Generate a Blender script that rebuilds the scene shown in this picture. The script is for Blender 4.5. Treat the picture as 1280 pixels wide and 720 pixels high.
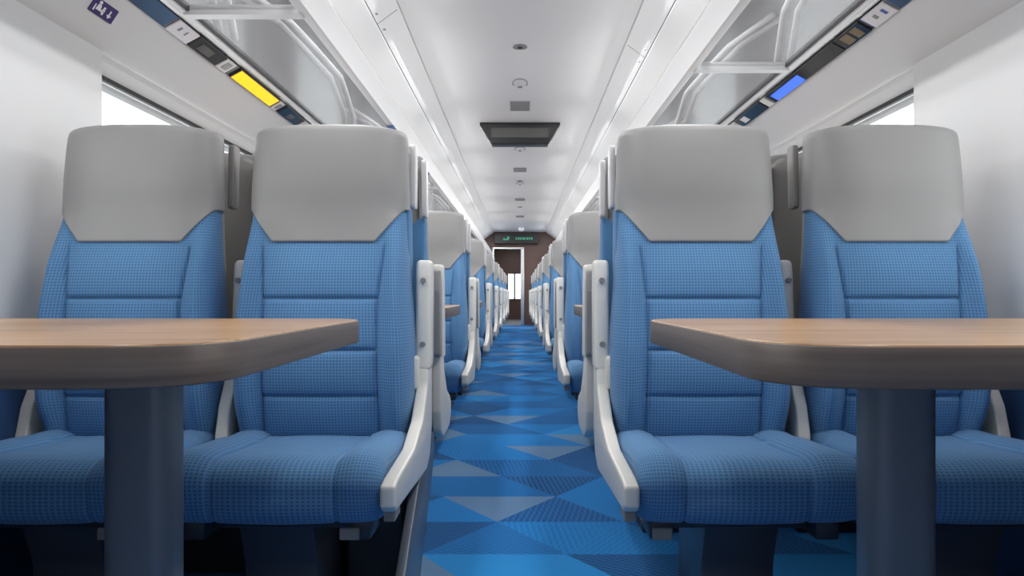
import bpy, bmesh, math, random
from mathutils import Vector, Matrix
random.seed(7)
for o in list(bpy.data.objects): bpy.data.objects.remove(o)
scn = bpy.context.scene
COL = scn.collection
EYE = 0.79          # eye height above the carpet
END = 19.5          # distance of the end partition
REAR = -0.9         # unseen wall behind the camera, set close to darken the cushion fronts

# ------------------------------------------------------------------ camera, world, lights, exposure
cam_d = bpy.data.cameras.new('camera'); cam = bpy.data.objects.new('camera', cam_d); COL.objects.link(cam)
cam.location = (0, 0, EYE); cam.rotation_euler = (math.pi/2, 0, 0)
cam_d.sensor_width = 36; cam_d.lens = 950/1280*36
cam_d.shift_x = -(650-640)/1280; cam_d.shift_y = (368-360)/1280
cam_d.clip_start = 0.02; cam_d.clip_end = 200
scn.camera = cam
w = bpy.data.worlds.new('world'); scn.world = w; w.use_nodes = True
WORLD_STRENGTH = 2.0
w.node_tree.nodes['Background'].inputs[0].default_value = (0.95, 0.98, 1.0, 1)
w.node_tree.nodes['Background'].inputs[1].default_value = WORLD_STRENGTH
COVE_FILL = 1.6  # glow of the strips added behind the rack rails
FILL_W = 11.0  # power of the added ceiling area lights
vs = scn.view_settings
vs.view_transform = 'Standard'; vs.look = 'None'; vs.gamma = 1; vs.use_curve_mapping = False
vs.exposure = 0.48

# ------------------------------------------------------------------ materials
MAT = {}
def srgb(r, g, b):
    f = lambda c: (c/255/12.92) if c/255 <= .04045 else ((c/255+.055)/1.055)**2.4
    return (f(r), f(g), f(b), 1)
def mat(name, col, rough=.5, metal=0, emit=None, es=0, spec=None):
    m = bpy.data.materials.new(name); m.use_nodes = True
    b = m.node_tree.nodes['Principled BSDF']
    b.inputs['Base Color'].default_value = col
    b.inputs['Roughness'].default_value = rough; b.inputs['Metallic'].default_value = metal
    if spec is not None: b.inputs['Specular IOR Level'].default_value = spec
    if emit: b.inputs['Emission Color'].default_value = emit; b.inputs['Emission Strength'].default_value = es
    MAT[name] = m; return m
class NT:
    def __init__(s, m): s.t = m.node_tree; s.n = s.t.nodes; s.l = s.t.links
    def node(s, typ, **k):
        n = s.n.new(typ)
        for a, v in k.items(): setattr(n, a, v)
        return n
    def math(s, op, a, b=None, c=None):
        n = s.n.new('ShaderNodeMath'); n.operation = op
        for i, v in enumerate((a, b, c)):
            if v is None: continue
            if isinstance(v, (int, float)): n.inputs[i].default_value = v
            else: s.l.new(v, n.inputs[i])
        return n.outputs[0]
    def mix(s, f, a, b):
        n = s.n.new('ShaderNodeMix'); n.data_type = 'RGBA'
        for i, v in ((0, f), (6, a), (7, b)):
            if isinstance(v, (int, float)): n.inputs[i].default_value = v
            elif isinstance(v, tuple): n.inputs[i].default_value = v
            else: s.l.new(v, n.inputs[i])
        return n.outputs[2]
mat('white_panel', (.80, .80, .80, 1), .45)
mat('ceiling_white', (.86, .86, .855, 1), .4)
mat('rail_white', (.78, .78, .78, 1), .35)
mat('cream_plastic', (.80, .775, .72, 1), .35)
mat('shell_grey', (.25, .24, .23, 1), .45)
mat('rack_interior', (.36, .36, .36, 1), .5)
mat('handle_grey', (.70, .68, .69, 1), .3)
mat('arm_grey', (.32, .32, .32, 1), .45)
mat('black', (.012, .012, .014, 1), .4)
mat('black_gloss', (.02, .02, .022, 1), .08)
mat('screen_grey', (.11, .11, .10, 1), .2)
mat('dark_metal', (.045, .05, .06, 1), .45, .3)
mat('pedestal', (.085, .09, .11, 1), .4, .3)
mat('seal', (.05, .05, .055, 1), .6)
mat('pole_metal', (.15, .17, .20, 1), .35, .3)
mat('aluminium', (.72, .71, .70, 1), .25, .9)
mat('mirror_strip', (.35, .35, .36, 1), .1, .85)
mat('sensor_grey', (.28, .28, .28, 1), .5)
mat('yellow_display', srgb(250, 205, 20), .3, 0, srgb(255, 205, 10), .55)
mat('blue_display', srgb(60, 100, 230), .3, 0, srgb(55, 100, 240), .8)
mat('green_led', (.05, .35, .18, 1), .4, 0, (.1, .7, .35, 1), .12)
mat('label_white', (.82, .80, .84, 1), .5)
mat('purple_sign', srgb(62, 44, 112), .4)
mat('sign_white', (.9, .9, .92, 1), .4)
mat('blue_sticker', srgb(70, 105, 170), .4)
mat('brass', srgb(150, 130, 95), .3, .5)
mat('brown_panel', srgb(98, 72, 64), .45)
mat('wall_grey', (.55, .55, .54, 1), .5)
mat('dado_blue', srgb(40, 75, 120), .7)
mat('vestibule_floor', (.09, .10, .12, 1), .5)
mat('lamp', (1, 1, 1, 1), .5, 0, (1, .99, .97, 1), COVE_FILL)  # emission for the added cove strips
mat('lamp_soft', (1, 1, 1, 1), .5, 0, (1, .99, .97, 1), 2.0)

def fabric(name, base, light, amp=.6):
    m = mat(name, base, .85, spec=.2); t = NT(m); b = t.n['Principled BSDF']
    uv = t.node('ShaderNodeUVMap'); uv.uv_map = 'UVMap'
    sp = t.node('ShaderNodeSeparateXYZ'); t.l.new(uv.outputs[0], sp.inputs[0])
    P = 2*math.pi/.0078
    sx = t.math('SINE', t.math('MULTIPLY', sp.outputs[0], P)); sy = t.math('SINE', t.math('MULTIPLY', sp.outputs[1], P))
    dots = t.math('SMOOTH_MAX', sx, sy, .3)
    f = t.math('MULTIPLY_ADD', dots, .5, .5)
    f = t.math('POWER', f, 1.6)
    nz = t.node('ShaderNodeTexNoise'); nz.inputs['Scale'].default_value = 900; t.l.new(uv.outputs[0], nz.inputs['Vector'])
    f2 = t.math('MULTIPLY', f, t.math('MULTIPLY_ADD', nz.outputs[0], .7, .55)); 
    f3 = t.math('MULTIPLY', f2, amp)
    c = t.mix(f3, base, light); t.l.new(c, b.inputs['Base Color'])
    bp = t.node('ShaderNodeBump'); bp.inputs['Strength'].default_value = .25; bp.inputs['Distance'].default_value = .002
    t.l.new(f2, bp.inputs['Height']); t.l.new(bp.outputs[0], b.inputs['Normal'])
    b.inputs['Sheen Weight'].default_value = .15; b.inputs['Sheen Roughness'].default_value = .4
    return m
fabric('seat_fabric', (.050, .175, .375, 1), (.34, .55, .80, 1), .40)
m = mat('leather', (.33, .325, .32, 1), .42, spec=.4); t = NT(m)
nz = t.node('ShaderNodeTexNoise'); nz.inputs['Scale'].default_value = 350
tc = t.node('ShaderNodeTexCoord'); t.l.new(tc.outputs['Object'], nz.inputs['Vector'])
bp = t.node('ShaderNodeBump'); bp.inputs['Strength'].default_value = .08; bp.inputs['Distance'].default_value = .001
t.l.new(nz.outputs[0], bp.inputs['Height']); t.l.new(bp.outputs[0], t.n['Principled BSDF'].inputs['Normal'])

def wood(name, c1, c2, rough, sc=(1.2, 22, 22)):
    m = mat(name, c1, rough, spec=.5); t = NT(m); b = t.n['Principled BSDF']
    tc = t.node('ShaderNodeTexCoord'); mp = t.node('ShaderNodeMapping')
    mp.inputs['Scale'].default_value = sc; t.l.new(tc.outputs['Object'], mp.inputs[0])
    nz = t.node('ShaderNodeTexNoise'); nz.inputs['Scale'].default_value = 2.2; nz.inputs['Detail'].default_value = 6; nz.inputs['Distortion'].default_value = .4
    t.l.new(mp.outputs[0], nz.inputs['Vector'])
    f = t.math('MULTIPLY_ADD', nz.outputs[0], 2.4, -.7); n = t.n.new('ShaderNodeClamp'); t.l.new(f, n.inputs[0])
    c = t.mix(n.outputs[0], c1, c2); t.l.new(c, b.inputs['Base Color'])
wood('wood_top', srgb(165, 122, 82), srgb(208, 168, 124), .28)
wood('wood_edge', srgb(92, 81, 74), srgb(122, 108, 98), .4, (.8, .8, 45))

# carpet: rhombi split into triangles, each with its own blue or grey and hatching
m = mat('carpet', (.02, .15, .45, 1), .95, spec=.1); t = NT(m); b = t.n['Principled BSDF']
tc = t.node('ShaderNodeTexCoord'); sp = t.node('ShaderNodeSeparateXYZ'); t.l.new(tc.outputs['Object'], sp.inputs[0])
X = t.math('ADD', sp.outputs[0], .08); Y = sp.outputs[1]
A, B = .44, .66
xa = t.math('DIVIDE', X, A); yb = t.math('DIVIDE', Y, B)
u = t.math('ADD', xa, yb); v = t.math('SUBTRACT', xa, yb)
fu = t.math('FLOOR', u); fv = t.math('FLOOR', v)
ru = t.math('FRACT', u); rv = t.math('FRACT', v)
half = t.math('GREATER_THAN', ru, rv)      # upper or lower half of the rhombus
cb = t.node('ShaderNodeCombineXYZ'); t.l.new(fu, cb.inputs[0]); t.l.new(fv, cb.inputs[1]); t.l.new(t.math('MULTIPLY', half, .5), cb.inputs[2])
wn = t.node('ShaderNodeTexWhiteNoise'); wn.noise_dimensions = '3D'; t.l.new(cb.outputs[0], wn.inputs['Vector'])
cb2 = t.node('ShaderNodeCombineXYZ'); t.l.new(fu, cb2.inputs[0]); t.l.new(fv, cb2.inputs[1]); cb2.inputs[2].default_value = 3.3
wn2 = t.node('ShaderNodeTexWhiteNoise'); wn2.noise_dimensions = '3D'; t.l.new(cb2.outputs[0], wn2.inputs['Vector'])
val = t.math('ADD', t.math('MULTIPLY', wn.outputs[0], .55), t.math('MULTIPLY', wn2.outputs[0], .45))
cr = t.node('ShaderNodeValToRGB'); t.l.new(val, cr.inputs[0]); cr.color_ramp.interpolation = 'CONSTANT'
els = [(0, (.002, .075, .26, 1)), (.27, (.003, .13, .42, 1)), (.42, (.005, .23, .66, 1)), (.54, (.003, .16, .50, 1)), (.64, (.015, .32, .80, 1)), (.72, (.18, .29, .45, 1)), (.84, (.006, .10, .34, 1))]
cr.color_ramp.elements[0].position = 0; cr.color_ramp.elements[0].color = els[0][1]
cr.color_ramp.elements[1].position = els[1][0]; cr.color_ramp.elements[1].color = els[1][1]
for p, c in els[2:]:
    e = cr.color_ramp.elements.new(p); e.color = c
ang = t.math('MULTIPLY', wn.outputs[0], 3.0)
hx = t.math('ADD', t.math('MULTIPLY', X, t.math('COSINE', ang)), t.math('MULTIPLY', Y, t.math('SINE', ang)))
hs = t.math('SINE', t.math('MULTIPLY', hx, 2*math.pi/.020))
hy = t.math('SINE', t.math('MULTIPLY', t.math('SUBTRACT', t.math('MULTIPLY', Y, t.math('COSINE', ang)), t.math('MULTIPLY', X, t.math('SINE', ang))), 2*math.pi/.045))
hat = t.math('MULTIPLY_ADD', t.math('MULTIPLY', hs, t.math('GREATER_THAN', hy, -.6)), .5, .5)
c = t.mix(t.math('MULTIPLY', hat, .38), cr.outputs[0], (.09, .36, .75, 1))
nz = t.node('ShaderNodeTexNoise'); nz.inputs['Scale'].default_value = 400; t.l.new(tc.outputs['Object'], nz.inputs['Vector'])
c = t.mix(t.math('MULTIPLY', nz.outputs[0], .15), c, (.002, .05, .2, 1))
t.l.new(c, b.inputs['Base Color'])
b.inputs['Sheen Weight'].default_value = .1

def glassy(name, tint, refl, rough):
    m = bpy.data.materials.new(name); m.use_nodes = True; t = NT(m); MAT[name] = m
    t.n.remove(t.n['Principled BSDF'])
    tr = t.node('ShaderNodeBsdfTransparent'); tr.inputs[0].default_value = tint
    gl = t.node('ShaderNodeBsdfGlossy'); gl.inputs['Roughness'].default_value = rough
    ge = t.node('ShaderNodeNewGeometry'); dp = t.node('ShaderNodeVectorMath', operation='DOT_PRODUCT')
    t.l.new(ge.outputs['Normal'], dp.inputs[0]); t.l.new(ge.outputs['Incoming'], dp.inputs[1])
    sc = t.math('POWER', t.math('SUBTRACT', 1.0, t.math('ABSOLUTE', dp.outputs['Value'])), 5.0)
    f = t.math('MULTIPLY_ADD', sc, .7, .03+refl)
    ms = t.node('ShaderNodeMixShader'); t.l.new(f, ms.inputs[0]); t.l.new(tr.outputs[0], ms.inputs[1]); t.l.new(gl.outputs[0], ms.inputs[2])
    t.l.new(ms.outputs[0], t.n['Material Output'].inputs[0]); return m
glassy('window_glass', (.97, .98, .98, 1), 0, .02)
glassy('rack_glass', (.84, .84, .85, 1), .01, .22)

# ------------------------------------------------------------------ helpers
def tag(o, label=None, cat=None, group=None, kind=None):
    if label: o['label'] = label
    if cat: o['category'] = cat
    if group: o['group'] = group
    if kind: o['kind'] = kind
    return o
def obj(name, bm, m, parent=None, smooth=False, loc=None, me=None):
    if me is None:
        me = bpy.data.meshes.new(name)
        bmesh.ops.recalc_face_normals(bm, faces=bm.faces)
        bm.to_mesh(me); bm.free()
        for mm in (m if isinstance(m, (list, tuple)) else [m]): me.materials.append(MAT[mm])
        if smooth:
            me.polygons.foreach_set('use_smooth', [True]*len(me.polygons))
            if smooth != 'full':
                try: me.set_sharp_from_angle(angle=math.radians(smooth if smooth is not True else 40))
                except Exception: pass
    o = bpy.data.objects.new(name, me); COL.objects.link(o)
    if parent: o.parent = parent
    if loc: o.location = loc
    return o
def empty(name, loc=(0, 0, 0), rz=0):
    o = bpy.data.objects.new(name, None); COL.objects.link(o); o.location = loc; o.rotation_euler = (0, 0, rz)
    o.empty_display_size = .1; return o
def box(bm, x0, x1, y0, y1, z0, z1, bev=0, seg=2):
    r = bmesh.ops.create_cube(bm, size=1)
    bmesh.ops.scale(bm, vec=(abs(x1-x0), abs(y1-y0), abs(z1-z0)), verts=r['verts'])
    bmesh.ops.translate(bm, vec=((x0+x1)/2, (y0+y1)/2, (z0+z1)/2), verts=r['verts'])
    if bev:
        es = list({e for v in r['verts'] for e in v.link_edges})
        bmesh.ops.bevel(bm, geom=es, offset=bev, segments=seg, profile=.5, affect='EDGES')
    return bm
def B_(*a, **k): return box(bmesh.new(), *a, **k)
def prism(bm, pts, axis, a0, a1, bev=0, seg=2):
    """outline pts extruded along an axis; for axis x pts are (y, z); for y (x, z); for z (x, y)"""
    def P(p, a): return {'x': (a, p[0], p[1]), 'y': (p[0], a, p[1]), 'z': (p[0], p[1], a)}[axis]
    A0 = [bm.verts.new(P(p, a0)) for p in pts]; A1 = [bm.verts.new(P(p, a1)) for p in pts]
    n = len(pts); f = [bm.faces.new(A0), bm.faces.new(A1)]
    fs = list(f)
    for i in range(n): fs.append(bm.faces.new((A0[i], A0[(i+1) % n], A1[(i+1) % n], A1[i])))
    if bev:
        es = [e for ff in f for e in ff.edges]
        bmesh.ops.recalc_face_normals(bm, faces=fs)
        bmesh.ops.bevel(bm, geom=list(set(es)), offset=bev, segments=seg, profile=.5, affect='EDGES')
    return bm
def rounded(pts, rads, n=8):
    out = []; N = len(pts)
    for i in range(N):
        p = Vector(pts[i]); a = Vector(pts[i-1]); c = Vector(pts[(i+1) % N]); r = (rads[i] if i < len(rads) else 0) if isinstance(rads, (list, tuple)) else rads
        d1 = (a-p).normalized(); d2 = (c-p).normalized(); ang = d1.angle(d2)
        if r <= 0 or ang > 3.1: out.append(tuple(p)); continue
        tl = min(r/math.tan(ang/2), (a-p).length*.49, (c-p).length*.49)
        s = p+d1*tl; e = p+d2*tl
        for k in range(n+1):
            q = k/n; out.append(tuple(s*(1-q)**2+p*2*q*(1-q)+e*q*q))
    return out
def tube(bm, pts, r, seg=10):
    pts = [Vector(p) for p in pts]; rings = []
    for i, p in enumerate(pts):
        d = (pts[min(i+1, len(pts)-1)]-pts[max(i-1, 0)]).normalized()
        up = Vector((0, 0, 1)) if abs(d.z) < .9 else Vector((1, 0, 0))
        s = d.cross(up).normalized(); u2 = s.cross(d)
        rings.append([bm.verts.new(p+s*r*math.cos(2*math.pi*k/seg)+u2*r*math.sin(2*math.pi*k/seg)) for k in range(seg)])
    for a, b2 in zip(rings, rings[1:]):
        for k in range(seg): bm.faces.new((a[k], a[(k+1) % seg], b2[(k+1) % seg], b2[k]))
    bm.faces.new(rings[0]); bm.faces.new(rings[-1]); return bm
def disc(bm, c, r, axis, h, seg=24):
    res = bmesh.ops.create_cone(bm, cap_ends=True, segments=seg, radius1=r, radius2=r*.9, depth=h)
    M = {'z': Matrix(), 'y': Matrix.Rotation(math.pi/2, 4, 'X'), 'x': Matrix.Rotation(math.pi/2, 4, 'Y')}[axis]
    bmesh.ops.transform(bm, matrix=Matrix.Translation(c) @ M, verts=res['verts']); return bm
def sstep(a, b, x):
    q = min(1, max(0, (x-a)/(b-a))); return q*q*(3-2*q)
def lerp_table(tab, x):
    if x <= tab[0][0]: return tab[0][1]
    for (a, va), (b, vb) in zip(tab, tab[1:]):
        if x <= b:
            q = (x-a)/(b-a); q = q*q*(3-2*q) if len(tab) < 3 else q
            return va+(vb-va)*q
    return tab[-1][1]
def smooth_table(tab, x, h=.03):
    return sum(lerp_table(tab, x+k*h/2)for k in (-2, -1, 0, 1, 2))/5

# ------------------------------------------------------------------ carriage shell (z given above the eye, E adds the eye height)
def E(z): return z+EYE
obj('floor', B_(-1.42, 1.42, REAR, END+.1, -.06, 0), 'carpet')['kind'] = 'structure'
c = B_(-.668, .668, REAR, END+.1, E(1.6), E(1.64)); 
tag(obj('ceiling', c, 'ceiling_white'), kind='structure')
def strip(bm, pts, y0, y1, th=.02):
    """open polyline in (x, z) swept along y with thickness pushed outward"""
    n = len(pts); off = []
    for i in range(n):
        a = Vector(pts[max(i-1, 0)]); b2 = Vector(pts[min(i+1, n-1)]); d = (b2-a).normalized(); off.append((pts[i][0]+d.y*th*SG, pts[i][1]-d.x*th*SG))
    return prism(bm, list(pts)+off[::-1], 'y', y0, y1)
trim_n = 1
def struct(name, bm, m, smooth=False):
    return tag(obj(name, bm, m, smooth=smooth), kind='structure')
for side, sname in ((-1, 'left'), (1, 'right')):
    S = lambda pts: [(side*x, E(z)) for x, z in pts]
    SG = -side
    # long ceiling side panels with a joint between them
    struct('trim_%d' % trim_n, strip(bmesh.new(), S([(.672, 1.61), (.674, 1.588), (.682, 1.583), (.792, 1.503)]), REAR, END, .02), 'ceiling_white'); trim_n += 1
    struct('trim_%d' % trim_n, strip(bmesh.new(), S([(.797, 1.503), (.80, 1.497), (.915, 1.415), (.925, 1.417), (.93, 1.44)]), REAR, END, .02), 'ceiling_white'); trim_n += 1
    struct('trim_%d' % trim_n, strip(bmesh.new(), S([(.66, 1.625), (.95, 1.60), (.95, 1.42)]), REAR, END, .03), 'white_panel'); trim_n += 1
    # curved upper wall behind the luggage rack, pelmet and window head in one run
    upi = [(.93, 1.50), (1.04, 1.49), (1.14, 1.44), (1.22, 1.36), (1.275, 1.25), (1.29, 1.12), (1.28, 1.0), (1.257, .948)]
    struct('trim_%d' % trim_n, strip(bmesh.new(), S(upi), REAR, END, .03), 'rack_interior', smooth=30); trim_n += 1
    up = [(1.255, .945), (1.222, .917), (1.30, .80), (1.316, .775), (1.327, .768), (1.338, .768), (1.342, .752), (1.352, .742), (1.376, .722), (1.42, .72)]
    struct('trim_%d' % trim_n, strip(bmesh.new(), S(up), REAR, END, .03), 'white_panel', smooth=30); trim_n += 1
    # wall below the windows and pillars between them
    w0 = 2.41 if side < 0 else 2.56
    wl = bmesh.new()
    box(wl, side*1.36, side*1.44, REAR, END, 0, .84)
    box(wl, side*1.44, side*1.48, REAR, END, 1.49, 1.75)
    ys = [w0+2.1*k for k in range(-1, 8)]
    prev = REAR
    sl = bmesh.new()
    for y in ys: prism(sl, rounded([(side*1.318, .86), (side*1.318, .835), (side*1.38, .82), (side*1.38, .86)], .005), 'y', y+.005, y+1.495)
    struct('trim_%d' % trim_n, sl, 'white_panel'); trim_n += 1
    for y in ys:
        prism(wl, rounded([(side*1.322, prev+(.0 if prev == REAR else 0)), (side*1.322, y), (side*1.42, y+.004), (side*1.42, prev-.004)] if True else [], [.012, .012, 0, 0]), 'z', 0, E(.775))
        prev = y+1.5
    prism(wl, [(side*1.322, prev), (side*1.322, END), (side*1.42, END), (side*1.42, prev)], 'z', 0, E(.775))
    struct('wall_'+sname, wl, 'white_panel')
    bb = bmesh.new(); box(bb, side*1.300, side*1.365, REAR, END, .0, .58, .008)
    struct('baseboard_'+sname, bb, 'dado_blue')
    for k, y in enumerate(ys):
        wn_ = tag(empty('window_%d' % (k+1+(0 if side < 0 else 10)), (side*1.39, y+.75, 1.18)), kind='structure')
        f = bmesh.new(); X_ = side*1.385-wn_.location.x
        for (a, b2, c0, c1) in ((-.76, .76, .318, .345), (-.76, .76, -.345, -.318), (-.76, -.735, -.345, .345), (.735, .76, -.345, .345)):
            box(f, X_-.010, X_+.010, a, b2, c0, c1, .003, 1)
        obj('window_frame', f, 'seal', wn_)
        obj('window_glass', B_(-.003+side*.01, .003+side*.01, -.74, .74, -.32, .32), 'window_glass', wn_)

for side, y in ((-1, 4.22), (1, 4.82)):
    for (a, b2) in (((.682, 1.5815), (.790, 1.5030)),):
        j = prism(bmesh.new(), [(side*a[0], E(a[1])), (side*b2[0], E(b2[1])), (side*b2[0], E(b2[1])+.002), (side*a[0], E(a[1])+.002)], 'y', y, y+.006)
        for dy in (-.12, .12): disc(j, (side*.775, y+dy, E(1.513)), .010, 'z', .004, 12)
        struct('trim_%d' % trim_n, j, 'sensor_grey'); trim_n += 1
# end partition with the open doorway, and the vestibule past it
ew = bmesh.new()
box(ew, -1.42, -.66, END, END+.06, 0, 2.42)
box(ew, .10, 1.42, END, END+.06, 0, 2.42)
box(ew, -.66, .10, END, END+.06, 1.98, 2.42)
struct('wall_end', ew, 'brown_panel')
dr = tag(empty('door_1', (-.31, END-.01, 0)), kind='structure')
f = bmesh.new(); box(f, .33, .42, -.05, .05, 0, 1.98, .01); box(f, -.40, -.35, -.05, .05, 0, 1.98, .01); box(f, -.40, .42, -.05, .05, 1.95, 2.0, .01)
obj('door_frame', f, 'aluminium', dr)
vf = B_(-1.42, 1.42, END+.06, END+5, -.06, 0); struct('floor_vestibule', vf, 'vestibule_floor')
vw = bmesh.new(); box(vw, -.9, -.84, END+.06, END+5, 0, 2.4); box(vw, .5, .56, END+.06, END+5, 0, 2.4); box(vw, -.9, .56, END+.06, END+5, 2.3, 2.4)
struct('wall_vestibule', vw, 'wall_grey')
bk = bmesh.new(); box(bk, -.9, -.38, END+4.9, END+5, 0, 2.3); box(bk, .02, .56, END+4.9, END+5, 0, 2.3); box(bk, -.38, .02, END+4.9, END+5, 1.45, 2.3); box(bk, -.38, .02, END+4.9, END+5, 0, .65); box(bk, -.20, -.15, END+4.9, END+5, .6, 1.5)
struct('wall_far', bk, 'brown_panel')
struct('window_31', B_(-.38, .02, END+4.93, END+4.94, .65, 1.45), 'window_glass')
rw = bmesh.new(); box(rw, -1.45, 1.45, REAR-.1, REAR, -.05, 2.5); struct('wall_rear', rw, 'white_panel')

# ------------------------------------------------------------------ luggage racks
def make_rack(side, offs, label):
    r = tag(empty('luggage_rack', (side*.94, REAR, E(.95))), label, 'luggage rack', 'luggage racks along the coach')
    ox, oy, oz = r.location
    def L(x, z): return (side*x-ox, E(z)-oz)
    Y1 = END-REAR
    fr = prism(bmesh.new(), rounded([L(.745, .945), L(.708, .945), L(.705, 1.085), L(.722, 1.10), L(.735, 1.085), L(.745, .97)], .006, 4), 'y', .05, Y1-.02)
    obj('front_rail', fr, 'rail_white', r, smooth=35)
    br = prism(bmesh.new(), rounded([L(1.118, .944), L(1.142, .944), L(1.142, .975), L(1.118, .975)], .004, 3), 'y', .05, Y1-.02)
    obj('back_rail', br, 'rail_white', r, smooth=35)
    gs = prism(bmesh.new(), [L(1.108, .951), L(1.118, .951), L(1.118, .972), L(1.108, .972)], 'y', .05, Y1-.02)
    obj('gasket', gs, 'seal', r)
    st = prism(bmesh.new(), [L(1.142, .947), L(1.16, .947), L(1.165, .975), L(1.142, .975)], 'y', .05, Y1-.02)
    obj('rail_lip', st, 'aluminium', r)
    mr = prism(bmesh.new(), [L(1.163, .943), L(1.217, .914), L(1.23, .93), L(1.166, .965)], 'y', .05, Y1-.02)
    obj('light_profile', mr, 'mirror_strip', r)
    cv = prism(bmesh.new(), [L(.755, 1.02), L(.785, 1.02), L(.785, 1.045), L(.755, 1.045)], 'y', .3, Y1-.3)
    obj('cove_lamp', cv, 'lamp', r)  # glowing strip added behind the rail to brighten ceiling and rack
    y = offs
    while y-2.1 > REAR: y -= 2.1
    prev = REAR+.05
    while y < END:
        a = y-oy
        cbm = prism(bmesh.new(), rounded([L(.735, .938), L(1.13, .938), L(1.13, .972), L(.735, .972)], .004, 3), 'y', a-.022, a+.022)
        obj('crossbar', cbm, 'rail_white', r)
        obj('glass_panel', prism(bmesh.new(), [L(.735, .955), L(1.12, .955), L(1.12, .963), L(.735, .963)], 'y', prev-oy+.0, a-.022), 'rack_glass', r)
        # bent white tubes, modelled window reflections, above the glass and a curved grey web
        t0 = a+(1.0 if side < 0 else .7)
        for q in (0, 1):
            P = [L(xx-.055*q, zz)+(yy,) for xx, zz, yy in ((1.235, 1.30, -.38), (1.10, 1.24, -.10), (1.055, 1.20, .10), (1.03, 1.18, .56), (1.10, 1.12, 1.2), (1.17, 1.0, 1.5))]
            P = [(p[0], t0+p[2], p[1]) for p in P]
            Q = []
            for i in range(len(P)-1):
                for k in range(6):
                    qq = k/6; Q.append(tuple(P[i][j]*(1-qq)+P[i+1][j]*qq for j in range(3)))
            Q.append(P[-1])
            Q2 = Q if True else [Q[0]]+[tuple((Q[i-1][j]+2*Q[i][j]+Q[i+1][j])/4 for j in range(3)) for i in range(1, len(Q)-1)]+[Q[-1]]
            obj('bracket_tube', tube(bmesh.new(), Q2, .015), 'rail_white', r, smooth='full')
        prev = y+.022; y += 2.1
    obj('glass_panel', prism(bmesh.new(), [L(.735, .955), L(1.12, .955), L(1.12, .963), L(.735, .963)], 'y', prev-oy, Y1-.02), 'rack_glass', r)
    return r
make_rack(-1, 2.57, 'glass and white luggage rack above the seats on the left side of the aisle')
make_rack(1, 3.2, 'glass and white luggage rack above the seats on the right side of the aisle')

# ------------------------------------------------------------------ units set in the rack edge, their faces lie on the sloping light profile
def strip_plate(side, y0, y1, m, name, lift=.002, t0=0.0, t1=1.0, parent=None, th=.006):
    p0 = Vector((1.163, .943)); p1 = Vector((1.217, .914)); d = (p1-p0); n = Vector((-.029, -.054)).normalized()
    a = p0+d*t0+n*lift; b2 = p0+d*t1+n*lift; c = b2+n*th; e = a+n*th
    pts = [(side*q.x, E(q.y)) for q in (a, b2, c, e)]
    if parent is None: return obj(name, prism(bmesh.new(), pts, 'y', y0, y1, .0015, 1), m)
    lx, ly, lz = parent.location
    return obj(name, prism(bmesh.new(), [(px-lx, pz-lz) for px, pz in pts], 'y', y0-ly, y1-ly, .001, 1), m, parent)
def unit(side, y0, y1, name, label, cat, body, inner=None, group=None):
    u_ = tag(empty(name, (side*1.19, (y0+y1)/2, E(.93))), label, cat, group)
    strip_plate(side, y0, y1, body, 'housing', .0005, .02, .98, u_)
    for (a, b2, t0, t1, m, nm) in (inner or []): strip_plate(side, a, b2, m, nm, .0068, t0, t1, u_, .0015)
    return u_
unit(-1, 2.60, 2.76, 'seat_number_plate', 'pale seat number plate on the left rack edge beside the dark display', 'sign', 'label_white', [(2.64, 2.655, .3, .6, 'sensor_grey', 'symbol'), (2.69, 2.70, .3, .6, 'sensor_grey', 'symbol')])
unit(-1, 2.77, 3.02, 'reservation_display', 'small dark reservation display nearest on the left rack edge', 'display', 'black_gloss', [(2.82, 2.93, .25, .8, 'screen_grey', 'screen')])
unit(-1, 3.03, 3.12, 'reading_light', 'cream reading light between dark and yellow displays on left rack', 'lamp', 'cream_plastic', [(3.05, 3.10, .2, .8, 'aluminium', 'lens')])
unit(-1, 3.17, 3.68, 'yellow_display', 'long yellow lit reservation display on the left rack edge', 'display', 'black_gloss', [(3.18, 3.67, .06, .94, 'yellow_display', 'screen')])
unit(-1, 3.70, 3.76, 'reading_light', 'cream reading light just past the yellow display', 'lamp', 'cream_plastic', [(3.71, 3.75, .2, .8, 'aluminium', 'lens')])
unit(-1, 3.80, 4.10, 'reservation_display', 'small dark display past the yellow display on the left rack', 'display', 'black_gloss', [(3.9, 3.98, .3, .8, 'screen_grey', 'screen')])
unit(-1, 4.12, 4.24, 'seat_number_plate', 'pale seat number plate on left rack past the yellow display', 'sign', 'label_white')
unit(1, 2.44, 2.59, 'seat_number_plate', 'pale seat number plate near the top on the right rack edge', 'sign', 'label_white', [(2.47, 2.485, .3, .7, 'blue_sticker', 'symbol'), (2.52, 2.54, .3, .6, 'sensor_grey', 'symbol')])
unit(1, 2.62, 2.82, 'reading_light', 'brass coloured reading light on the right rack edge', 'lamp', 'black_gloss', [(2.65, 2.70, .15, .85, 'brass', 'lens'), (2.72, 2.78, .15, .85, 'brass', 'lens')])
unit(1, 2.83, 3.60, 'blue_display', 'long dark reservation display with a blue lit end on right rack', 'display', 'black_gloss', [(3.22, 3.56, .25, .95, 'blue_display', 'screen')])
unit(1, 3.63, 3.69, 'reading_light', 'cream reading light past the blue display', 'lamp', 'cream_plastic')
unit(1, 3.71, 4.12, 'reservation_display', 'dark display with small pale screen past the blue display', 'display', 'black_gloss', [(3.97, 4.05, .2, .8, 'label_white', 'screen')])
unit(1, 4.14, 4.3, 'seat_number_plate', 'pale seat number plate past the blue display', 'sign', 'label_white')

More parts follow.
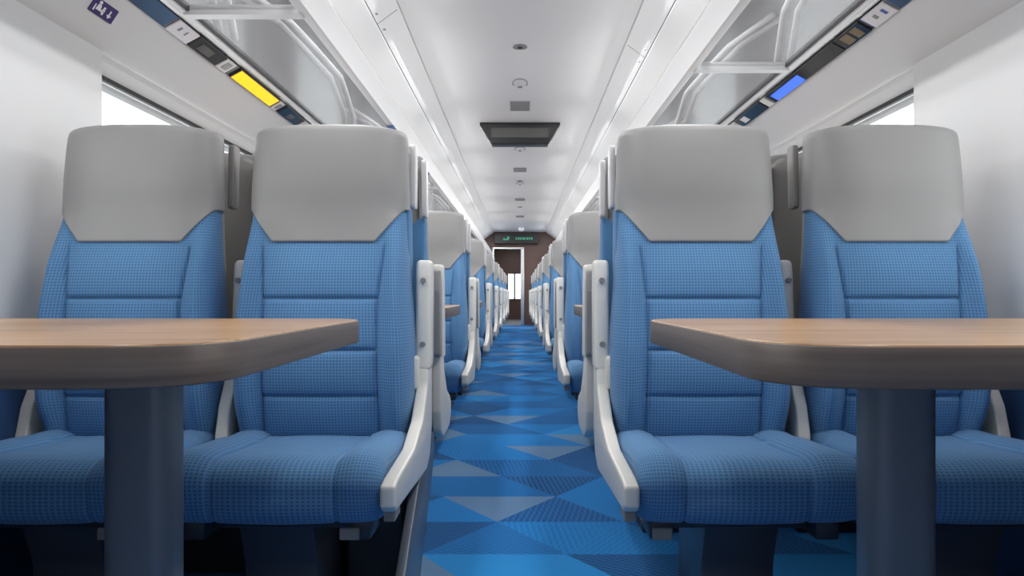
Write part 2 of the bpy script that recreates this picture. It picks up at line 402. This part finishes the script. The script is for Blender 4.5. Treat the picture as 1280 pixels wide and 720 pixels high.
# purple priority seat sign on the left pelmet
def pelmet_pt(side, t, y, n=0):
    a = Vector((1.222, .917)); b2 = Vector((1.30, .80)); q = a+(b2-a)*t; nn = Vector((-.117, -.078)).normalized(); q = q+nn*n
    return Vector((side*q.x, y, E(q.y)))
def pel_poly(pts, n0, n1, m, name, parent):
    pts = [(2.235+(a-2.205)/.15*.125, .32+(b2-.12)/.58*.34) for a, b2 in pts]
    bm = bmesh.new(); lo = [bm.verts.new(pelmet_pt(-1, t_, y_, n0)-parent.location) for y_, t_ in pts]; hi = [bm.verts.new(pelmet_pt(-1, t_, y_, n1)-parent.location) for y_, t_ in pts]
    bm.faces.new(lo); bm.faces.new(hi)
    for i in range(len(pts)): bm.faces.new((lo[i], lo[(i+1) % len(pts)], hi[(i+1) % len(pts)], hi[i]))
    return obj(name, bm, m, parent)
sg = tag(empty('priority_sign', tuple(pelmet_pt(-1, .5, 2.30))), 'purple priority seat sign with white pictograms on the left pelmet', 'sign')
pel_poly(rounded([(2.205, .12), (2.355, .12), (2.355, .70), (2.205, .70)], .02, 4), .0005, .003, 'purple_sign', 'plate', sg)
def circ(cy, ct, r): return [(cy+r*math.cos(k*math.pi/6), ct+r/.14*math.sin(k*math.pi/6)) for k in range(12)]
for p in (circ(2.245, .22, .009), [(2.238, .29), (2.256, .29), (2.262, .45), (2.285, .47), (2.285, .60), (2.275, .60), (2.272, .52), (2.235, .52)], circ(2.278, .33, .007), [(2.270, .38), (2.285, .38), (2.288, .45), (2.268, .45)],
          [(2.222, .35), (2.228, .35), (2.230, .60), (2.222, .60)], [(2.314, .28), (2.322, .28), (2.322, .46), (2.333, .46), (2.318, .60), (2.303, .46), (2.314, .46)]):
    pel_poly(p, .003, .0036, 'sign_white', 'pictogram', sg)
# small blue stickers on the left rack rail
for y, lab in ((4.25, 'blue sticker on the left rack front rail just past the nearest headrest'), (5.8, 'smaller looking blue sticker farther along the left rack front rail')):
    tag(obj('blue_sticker', B_(-.7475, -.705, y, y+.16, E(.940), E(.9435)), 'blue_sticker'), lab, 'sticker')

# ------------------------------------------------------------------ seats
YO = 2.0
CEN = [(.38, 1.985), (.45, 1.965), (.55, 1.94), (.65, 1.935), (.80, 1.955), (.93, 1.99), (1.0, 2.0), (1.10, 1.995), (1.2, 2.005), (1.26, 2.02)]
WID = [(.38, .226), (.5, .234), (.65, .233), (.80, .221), (.92, .211), (1.01, .207), (1.10, .204), (1.2, .201), (1.26, .199)]
YBACK = [(.38, 2.09), (.7, 2.07), (1.0, 2.08), (1.26, 2.10)]
ZT = 1.243
def arch(x, w): return -.012*(abs(x)/w)**3
def front(x, z, w, grooves=True):
    y = smooth_table(CEN, z)-YO
    ax = abs(x)
    bol = (sstep(.42, .52, z)*.35+.65)*(1-sstep(.86, 1.02, z))
    y -= .048*bol*sstep(.148, .205, ax)
    y += .022*sstep(.93, 1.05, z)*(ax/w)**2.5
    xs = .150+.010*sstep(.75, .93, z)-.004*math.sin((z-.42)*6)
    if grooves and z < .945:
        pf = 1-sstep(.85, .925, z)
        y += .009*math.exp(-((ax-xs)/.0035)**2)*sstep(.42, .44, z)*(1-sstep(.90, .93, z))
        if ax < xs:
            for gz in (.780, .648, .530): y += .0095*math.exp(-((z-gz)/.0042)**2)
            y -= .006*math.cos(ax/xs*math.pi/2)*pf
            # soft pillowing between the stitched lines
            for (a, b2) in ((.42, .53), (.53, .648), (.648, .78), (.78, .925)):
                if a <= z < b2: y -= .008*math.sin((z-a)/(b2-a)*math.pi)**.6*(math.cos(ax/xs*math.pi/2)**.4)
    return y
def back_ring(w, zfun, off=0., n=130, nb=24, shrink=0., grooves=True, xs=None):
    """closed ring of points around the backrest; zfun(x, isfront) gives the height"""
    pts = []
    for i in range(n+1):
        ph = -math.pi/2+math.pi*i/n
        s = math.sin(ph); s = s*.75+.25*(i/n*2-1)
        x = (w+off-(shrink if xs is None else xs))*s
        z = zfun(x)
        g = max(0, 1-abs(s)**7)**(1/3.2)
        yb = smooth_table(YBACK, z)-YO
        y = yb-(yb-(front(x, z, w, grooves)-off+shrink))*g
        pts.append((x, y, z))
    for i in range(1, nb):
        s = math.cos(math.pi*i/nb); x = (w+off-(shrink if xs is None else xs))*s; z = zfun(x)
        yb = smooth_table(YBACK, z)-YO
        pts.append((x, yb+(.012+off-shrink*.4)*(1-abs(s)**6)**.4, z))
    return pts
def loft(rings, caps=(True, True), uvscale=1):
    bm = bmesh.new(); uvl = bm.loops.layers.uv.new('UVMap')
    V = [[bm.verts.new(p) for p in r] for r in rings]; n = len(rings[0])
    # arc length coordinates
    U = []
    r = rings[len(rings)//2]; acc = 0
    for i in range(n+1):
        U.append(acc); acc += (Vector(r[(i+1) % n])-Vector(r[i % n])).length
    mid = n//3
    Vc = [0]
    for a, b2 in zip(rings, rings[1:]): Vc.append(Vc[-1]+(Vector(b2[mid])-Vector(a[mid])).length)
    for j in range(len(rings)-1):
        for i in range(n):
            f = bm.faces.new((V[j][i], V[j][(i+1) % n], V[j+1][(i+1) % n], V[j+1][i]))
            for lp, (uu, vv) in zip(f.loops, ((U[i], Vc[j]), (U[i+1], Vc[j]), (U[i+1], Vc[j+1]), (U[i], Vc[j+1]))): lp[uvl].uv = (uu, vv)
    if caps[0]: bm.faces.new(V[0])
    if caps[1]: bm.faces.new(V[-1])
    return bm
def backrest_bm():
    rings = []
    Z0, Z1 = .385, 1.19
    n = 165
    for j in range(n+1):
        z = Z0+(Z1-Z0)*j/n; w_ = smooth_table(WID, z)
        sh = .02*max(0, 1-(z-Z0)/.03)**2
        rings.append(back_ring(w_, lambda x: z, 0, shrink=sh))
    return loft(rings)
def headrest_bm():
    rings = []
    def lowb(x, w):
        ax = abs(x)
        q = .928+.088*min(1, max(0, (ax-.134)/.070))
        return q
    n = 46; R = .018
    T = [0, 0]+[k/n for k in range(0, n+1)]
    for j, tt in enumerate(T):
        off = -.006 if j == 0 else (.002 if j == 1 else .0055)
        zz = .93+(ZT-R-.93)*tt; w_ = smooth_table(WID, max(zz, 1.0*(1-tt)+zz*tt))
        rings.append(back_ring(w_, lambda x: lowb(x, w_)*(1-tt)+(ZT-R+arch(x, w_))*tt, off, grooves=False))
    for k in range(1, 9):
        ph = k/8*math.pi/2; w_ = smooth_table(WID, ZT)
        rings.append(back_ring(w_, lambda x: ZT-R+arch(x, w_)+R*math.sin(ph), .0055, shrink=R*(1-math.cos(ph)), grooves=False, xs=R*.45*(1-math.cos(ph))))
    return loft(rings, (True, True))
def shell_bm():
    """moulded shell behind the upholstery with a rounded rim"""
    rings = []
    for j in range(41):
        z = .36+(1.222-.36)*j/40; w_ = smooth_table(WID, z)-.006
        e = max(0, (z-1.19)/.032); w2 = w_-.03*e*e
        yb = smooth_table(YBACK, z)-YO
        y0 = yb-.012; y1 = yb+.055-.02*e; r = .018
        p = [(-w2, y0), (w2, y0), (w2-.004, y1), (-w2+.004, y1)]
        rings.append([(a, b2, z) for a, b2 in rounded(p, [.003, .003, .026, .026], 5)])
    return loft(rings)
def cushion_bm(side, wall_side):
    # stations from back top, over the front, to the underside (depth, height)
    base = [(2.03, .405), (2.0, .418), (1.95, .424), (1.88, .424), (1.80, .427), (1.72, .432), (1.66, .436), (1.62, .436)]
    cx, cz, r = 1.625, .376, .060
    arc = [(cx-(r+.008*math.sin(a*2))*math.sin(a), cz+r*math.cos(a)) for a in [k*math.pi/2/12 for k in range(1, 13)]]
    down = [(1.563, .362), (1.565, .345), (1.570, .330), (1.580, .317), (1.60, .309), (1.65, .307), (1.80, .31), (2.03, .32)]
    st = base+arc+down
    # refine
    ST = []
    for a, b2 in zip(st, st[1:]):
        L = math.dist(a, b2); k = max(1, int(L/.012))
        for q in range(k): ST.append((a[0]+(b2[0]-a[0])*q/k, a[1]+(b2[1]-a[1])*q/k))
    ST.append(st[-1])
    bm = bmesh.new(); uvl = bm.loops.layers.uv.new('UVMap')
    n = 110; rows = []; acc = 0; Vc = []
    for j, (d, h) in enumerate(ST):
        if j: acc += math.dist(ST[j-1], ST[j])
        Vc.append(acc)
        # direction outwards from the pad centre line
        c = (max(1.66, min(1.98, d)), .365); ov = Vector((d-c[0], h-c[1])); ov.normalize()
        wd = .212+.006*(1-sstep(1.7, 1.95, d))
        row = []
        top = 1 if h > .40 else sstep(.33, .40, h)
        for i in range(n+1):
            s = -1+2*i/n; s = .8*math.sin(s*math.pi/2)+.2*s
            fr_ = 1-sstep(1.84, 1.91, d)
            if s*side > 0: wd = (.240 if wall_side else .229) if not wall_side else .229+.018*fr_
            else: wd = .229+.019*fr_
            x = wd*s; ax = abs(x)
            rise = .019*top*sstep(.105, .175, ax)*(1-.25*sstep(1.62, 1.56, d))
            rise -= .007*math.exp(-((ax-.128)/.0035)**2)
            rise += .004*math.cos(min(ax, .128)/.128*math.pi/2)*1.0
            g = 1-max(0, 1-abs(s)**11)**(1/2.6)
            px, pz = d+ov.x*rise-ov.x*.040*g, h+ov.y*rise-ov.y*.040*g
            row.append(bm.verts.new((x, px-YO, pz)))
        rows.append(row)
    for j in range(len(ST)-1):
        for i in range(n):
            f = bm.faces.new((rows[j][i], rows[j][i+1], rows[j+1][i+1], rows[j+1][i]))
            for lp, (a, b2) in zip(f.loops, ((i, j), (i+1, j), (i+1, j+1), (i, j+1))): lp[uvl].uv = (a/n*.45, Vc[b2])
    bm.faces.new([r_[0] for r_ in rows]); bm.faces.new([r_[-1] for r_ in rows][::-1]); bm.faces.new(rows[0]); bm.faces.new(rows[-1])
    return bm
def poly(pts): return [(a-YO, b2) for a, b2 in pts]
def frame_bm(x0, x1, short=False, inner=False):
    if inner:
        pts = [(2.12, .60), (2.12, .42), (2.09, .36), (1.965, .35), (1.95, .42), (1.975, .50), (2.02, .57), (2.035, .60)]
        return prism(bmesh.new(), rounded(poly(pts), [.008, .05, .04, .03, .03, .06, .06, .008], 6), 'x', x0, x1, .006, 3)
    if short:
        pts = [(2.145, .60), (2.145, .42), (2.12, .345), (2.05, .322), (1.86, .328), (1.80, .36), (1.80, .41), (1.86, .44), (1.95, .468), (2.045, .545), (2.06, .60)]
        return prism(bmesh.new(), rounded(poly(pts), [.008, .05, .05, .06, .05, .05, .05, .05, .05, .04, .008], 6), 'x', x0, x1, .007, 3)
    pts = [(2.145, .60), (2.145, .42), (2.10, .345), (2.03, .322), (1.53, .352), (1.512, .365), (1.512, .408), (1.56, .415), (1.80, .425), (1.95, .468), (2.045, .545), (2.06, .60)]
    return prism(bmesh.new(), rounded(poly(pts), [.008, .05, .05, .04, .012, .008, .010, .02, .1, .08, .04, .008], 6), 'x', x0, x1, .007, 3)
def arm_bm(x0, x1):
    pts = [(2.055, .585), (2.125, .585), (2.15, .84), (2.14, .885), (2.085, .885), (2.075, .84)]
    return prism(bmesh.new(), rounded(poly(pts), [.01, .01, .03, .022, .022, .03], 5), 'x', x0, x1, .010, 3)
def make_seat(side, wall_side, facing=True):
    """side: +1 puts the aisle-side armrest at local +x"""
    r = empty('train_seat')
    obj('backrest', backrest_bm(), 'seat_fabric', r, smooth='full')
    obj('headrest', headrest_bm(), 'leather', r, smooth='full')
    obj('seat_cushion', cushion_bm(side, wall_side), 'seat_fabric', r, smooth=70)
    obj('back_shell', shell_bm(), 'shell_grey', r, smooth=50)
    sb = bmesh.new() if not wall_side else None; a, b2 = side*.17, side*(smooth_table(WID, .95)+.003)
    if sb: prism(sb, rounded(poly([(2.035, .62), (2.125, .62), (2.150, .90), (2.135, 1.035), (2.06, 1.035)]), [.02, .02, .04, .03, .02], 5), 'x', min(a, b2), max(a, b2), .010, 3)
    if sb: obj('side_bolster', sb, 'seat_fabric', r, smooth=40)
    # grab handle along the aisle edge of the headrest
    gh = bmesh.new(); a, b2 = side*.206, side*.222
    prism(gh, rounded(poly([(2.115, 1.03), (2.165, 1.03), (2.175, 1.21), (2.125, 1.21)]), .014, 4), 'x', min(a, b2), max(a, b2), .004, 2)
    obj('grab_handle', gh, 'shell_grey' if wall_side else 'handle_grey', r, smooth=40)
    cx = side*(.253 if wall_side else .250); hwid = .016 if wall_side else .021
    fr = obj('side_frame', frame_bm(cx-min(hwid, .016), cx+min(hwid, .016), not facing, wall_side), 'cream_plastic', r, smooth=40)
    fo = (.45 if wall_side else 0) if facing else (.45 if wall_side else .32)
    ft = bmesh.new(); box(ft, cx-.012, cx+.012, 1.535+fo-YO, 1.60+fo-YO, .330, .352, .003); obj('end_cap', ft, 'shell_grey', fr)
    ar = obj('armrest', arm_bm(cx-hwid, cx+hwid), 'cream_plastic', r, smooth=40)
    pad = prism(bmesh.new(), rounded(poly([(2.127, .59), (2.19, .60), (2.195, .80), (2.18, .865), (2.152, .865), (2.147, .84)]), .012, 4), 'x', cx-hwid*.8, cx+hwid*.8, .004, 2)
    obj('armrest_pad', pad, 'arm_grey', ar, smooth=40)
    for zz, yy in ((.828, 2.068), (.655, 2.059)): obj('screw_cap', disc(bmesh.new(), (cx, yy-YO, zz), .008, 'y', .006, 16), 'sensor_grey', ar)
    pv = bmesh.new(); box(pv, cx-side*.020-.013, cx-side*.020+.013, 2.025-YO, 2.07-YO, .535, .625, .010, 3); obj('pivot_cover', pv, 'cream_plastic', ar, smooth=40)
    if wall_side:
        cx2 = -side*.262
        obj('side_frame', frame_bm(cx2-.016, cx2+.016, False, True), 'cream_plastic', r, smooth=40)
    un = bmesh.new(); box(un, -.19, .19, 1.64-YO, 2.05-YO, .285, .318, .006)
    box(un, -.20, -.15, 1.60-YO, 1.70-YO, .272, .316, .006); box(un, .15, .20, 1.60-YO, 1.70-YO, .272, .316, .006)
    obj('seat_pan', un, 'dark_metal', r, smooth=40)
    bk = bmesh.new(); box(bk, side*.165-.03, side*.165+.012, 1.592-YO, 1.60-YO, .274, .300, .003); obj('latch_bracket', bk, 'shell_grey', r)
    return r
def copy_tree(o, parent=None):
    c = o.copy(); COL.objects.link(c)
    if parent: c.parent = parent
    for ch in [k for k in bpy.data.objects if k.parent == o]: copy_tree(ch, c)
    return c
protos = {(s, wsd, fc): None for s in (1, -1) for wsd in (False, True) for fc in (False, True)}
ORD = ['nearest', 'second', 'third', 'fourth', 'fifth', 'sixth', 'seventh', 'eighth']
def place_seat(x, y, facing, side, wsd, label, group):
    key = (side, wsd, facing)
    if protos[key] is None: protos[key] = make_seat(side, wsd, facing); o = protos[key]
    else: o = copy_tree(protos[key])
    o.location = (x, y, 0); o.rotation_euler = (0, 0, 0 if facing else math.pi)
    tag(o, label, 'seat', group)
XS = {-1: (-.514, -1.022), 1: (.473, .985)}
MP = 2.27
NROW = 8
for k in range(NROW):
    dy = 2.1*k
    for side, sn in ((-1, 'left'), (1, 'right')):
        for wi, wn_ in ((0, 'aisle'), (1, 'window')):
            if wi == 1 and k > 4: continue
            tab = 'behind near table' if k == 0 else '%s row back' % ORD[k]
            lab = 'blue grey-topped seat facing camera, %s side, %s seat, %s' % (sn, wn_, tab)
            place_seat(XS[side][wi], YO+dy, True, -side, bool(wi), lab, 'blue train seats facing the camera')
            if wi == 1 and k > 2: continue
            lab = 'seat facing away, %s side, %s seat, backed against the %s camera-facing row' % (sn, wn_, ORD[k])
            place_seat(XS[side][wi], 2*MP-YO+dy, False, side, bool(wi), lab, 'train seats facing away from the camera')

# ------------------------------------------------------------------ seat pedestals (one foot for each support)
def pedestal(x, y0, y1, wd):
    r = empty('seat_pedestal', (x, (y0+y1)/2, 0)); h = (y1-y0)/2
    obj('column', prism(bmesh.new(), rounded([(-h, .284), (h, .284), (h*.72, .16), (h*.78, .03), (-h*.78, .03), (-h*.72, .16)], [.01, .01, .08, .01, .01, .08], 5), 'x', -wd/2, wd/2, .006, 2), 'pedestal', r, smooth=40)
    obj('foot_plate', B_(-wd/2-.015, wd/2+.015, -h*.9, h*.9, 0, .032, .006), 'dark_metal', r)
    return r
for k in range(NROW):
    for side, sn in ((-1, 'left'), (1, 'right')):
        cx = (-.555, -1.05) if side < 0 else (.505, 1.02)
        for j, x in enumerate(cx):
            for fc, yy in ((True, 1.72), (False, 2*MP-1.72-.32)):
                if j and k > (4 if fc else 2): continue
                p = pedestal(x, yy+2.1*k, yy+.34+2.1*k, .17)
                tag(p, 'dark metal pedestal under the %s %s seat %s, %s row' % (sn, 'window' if j else 'aisle', 'facing camera' if fc else 'facing away', ORD[k]), 'seat base', 'seat pedestals')
# equipment box under the near left seats with its slanting side plate
eb = tag(empty('equipment_box', (-.6, 2.05, 0)), 'dark equipment box with slanting grey side plate under the near left seats', 'equipment box')
def lo(bm): bmesh.ops.translate(bm, verts=bm.verts, vec=(.6, -2.05, 0)); return bm
obj('box_body', lo(B_(-.455, -.30, 1.99, 2.45, .02, .262, .01)), 'dark_metal', eb)
obj('rear_body', lo(B_(-1.28, -.455, 2.10, 2.45, .02, .26, .01)), 'black', eb)
obj('side_plate', lo(prism(bmesh.new(), rounded([(2.160, .40), (2.33, .37), (2.33, .30), (1.98, .03), (1.62, .03), (1.66, .10), (1.98, .300), (2.10, .315), (2.155, .36)], [.015, .02, .05, .02, .02, .05, .03, .02, .02], 5), 'x', -.286, -.262, .005, 2)), 'pole_metal', eb, smooth=40)

# ------------------------------------------------------------------ tables
def table(side, k, xin, label):
    y = 1.165+2.1*k; xc = side*.575
    r = tag(empty('table', (xc, y, 0)), label, 'table', 'wood topped tables between facing seats')
    hw = .42; x0 = side*xin-xc; x1 = side*1.318-xc
    pts = rounded([(x0, -hw), (x1, -hw), (x1, hw), (x0, hw)], [.13, .01, .01, .13], 12)
    zt = EYE-.0500
    bm = prism(bmesh.new(), pts, 'z', zt-.044, zt-.0015, .003, 2)
    obj('table_edge', bm, 'wood_edge', r, smooth=40)
    ins = rounded([(x0+side*.0025, -hw+.0025), (x1, -hw+.0025), (x1, hw-.0025), (x0+side*.0025, hw-.0025)], [.128, .01, .01, .128], 12)
    obj('table_top', prism(bmesh.new(), ins, 'z', zt-.006, zt, .001, 1), 'wood_top', r)
    pl = rounded([(-.051, -.04), (.051, -.04), (.051, .04), (-.051, .04)], .030, 8)
    obj('pole', prism(bmesh.new(), pl, 'z', .02, zt-.05), 'pole_metal', r, smooth=40)
    obj('mounting_plate', B_(-.13, .13, -.16, .16, zt-.054, zt-.0435, .003), 'dark_metal', r)
    obj('foot', B_(-.10, .10, -.09, .09, 0, .022, .006), 'dark_metal', r)
    return r
for k in range(NROW):
    table(-1, k, .313 if k == 0 else .280, 'wood topped table on the left of the aisle, %s from the camera' % ORD[k])
    table(1, k, .252, 'wood topped table on the right of the aisle, %s from the camera' % ORD[k])

# ------------------------------------------------------------------ things on the ceiling
CZ = E(1.6)
def ceiling_plate(y, n, big):
    s = 1.0
    o = obj('speaker_panel', B_(-.083*s, .083*s, y-.16, y+.16, CZ-.006, CZ, .004), 'sensor_grey')
    tag(o, ['square grey ceiling panel just in front of the hanging display', 'square grey ceiling panel, first one past the hanging display', 'square grey ceiling panel, second one past the hanging display', 'square grey ceiling panel, farthest one before the end wall'][n], 'ceiling panel', 'grey ceiling panels')
for n, y in enumerate((6.45, 9.75, 12.8, 15.6)): ceiling_plate(y, n, n == 0)
for n, y in enumerate((4.9, 10.7, 13.9)):
    r = tag(empty('ceiling_sensor', (0, y, CZ)), ['round grey ceiling sensor nearest the camera', 'small round ceiling sensor between the first and second panels past display', 'small round ceiling sensor between the last two ceiling panels'][n], 'sensor', 'round ceiling sensors')
    obj('bezel', disc(bmesh.new(), (0, 0, -.004), .048, 'z', .008), 'sensor_grey', r); obj('lens', disc(bmesh.new(), (0, 0, -.010), .018, 'z', .006), 'dark_metal', r)
for n, y in enumerate((5.75, 8.35, 10.95)):
    bm = bmesh.new(); tube(bm, [(.055*math.cos(a), -.12*math.sin(a), -.003) for a in [math.pi*(-.15+1.3*q/16) for q in range(17)]], .005, 8)
    r = tag(empty('ceiling_hatch_ring', (0, y, CZ)), ['thin curved ring mark on ceiling in front of the hanging display', 'thin curved ring mark on ceiling just past the hanging display', 'small curved ring mark on ceiling farthest from the camera'][n], 'ceiling fitting', 'ceiling ring fittings')
    obj('ring', bm, 'sensor_grey', r, smooth='full'); obj('catch', disc(bmesh.new(), (0, .1, -.004), .020, 'z', .008), 'sensor_grey', r)
hd = tag(empty('hanging_display', (0, 7.15, CZ)), 'black flared passenger information display hanging from the ceiling', 'display')
bm = prism(bmesh.new(), rounded([(-.375, 0), (.375, 0), (.375, -.025), (.265, -.20), (-.265, -.20), (-.375, -.025)], [.0, .0, .01, .02, .02, .01], 4), 'y', -.08, .08, .006, 2)
obj('housing', bm, 'black', hd, smooth=40)
obj('screen_bezel', prism(bmesh.new(), [(-.285, -.042), (.285, -.042), (.265, -.150), (-.265, -.150)], 'y', -.086, -.079, .002, 1), 'dark_metal', hd)
obj('screen', B_(-.262, .262, -.090, -.085, -.140, -.054), 'screen_grey', hd)
dm = bmesh.new(); bmesh.ops.create_uvsphere(dm, u_segments=20, v_segments=12, radius=.07); bmesh.ops.scale(dm, vec=(1, 1, .8), verts=dm.verts)
tag(obj('camera_dome', dm, 'label_white', smooth='full', loc=(.03, 18.3, CZ-.03)), 'small white dome on the ceiling just before the end wall', 'camera')
for side, y in ((-1, 3.95), (1, 4.7)):
    pass

# end of the coach: sign over the door, luggage frame
sd = tag(empty('door_sign', (-.09, END-.12, E(1.42))), 'long black sign with green lit marks above the end doorway', 'sign')
obj('housing', B_(-.56, .56, -.06, .06, -.13, .13, .01), 'black', sd)
for i, (x0, x1, z0, z1) in enumerate([(-.34, -.20, -.04, -.01), (-.24, -.18, -.01, .05), (-.33, -.30, -.01, .02)]+[(-.02+.055*q, .01+.055*q+.01*(q % 2), -.03, .03) for q in range(8)]):
    obj('sign_mark', B_(x0, x1, -.064, -.059, z0, z1), 'green_led', sd)
lf = tag(empty('luggage_stack_frame', (.86, END-.36, 0)), 'white framed luggage stack beside the end wall on the right', 'luggage rack')
for x in (-.3, .42):
    for y in (-.3, .3): obj('post', B_(x-.02, x+.02, y-.02, y+.02, 0, 1.66, .005), 'rail_white', lf)
for z in (.4, 1.0, 1.6): obj('shelf', B_(-.32, .44, -.32, .32, z, z+.05, .005), 'rail_white', lf)

# ------------------------------------------------------------------ area lights added below the ceiling side panels to brighten the seats
for side in (-1, 1):
    for k in range(11):
        y = 1.15+2.1*k
        if y > END-.9: continue
        ld = bpy.data.lights.new('ceiling_lamp', 'AREA'); ld.shape = 'RECTANGLE'; ld.size = .10; ld.size_y = 1.6; ld.energy = FILL_W
        lo_ = bpy.data.objects.new('ceiling_lamp', ld); COL.objects.link(lo_)
        lo_.location = (side*.735, y, E(1.535)); lo_.rotation_euler = (0, side*.38, 0)

for y in (END+1.4, END+3.4):
    ld = bpy.data.lights.new('vestibule_lamp', 'AREA'); ld.shape = 'DISK'; ld.size = .35; ld.energy = 9
    lo_ = bpy.data.objects.new('vestibule_lamp', ld); COL.objects.link(lo_); lo_.location = (-.2, y, 2.28)
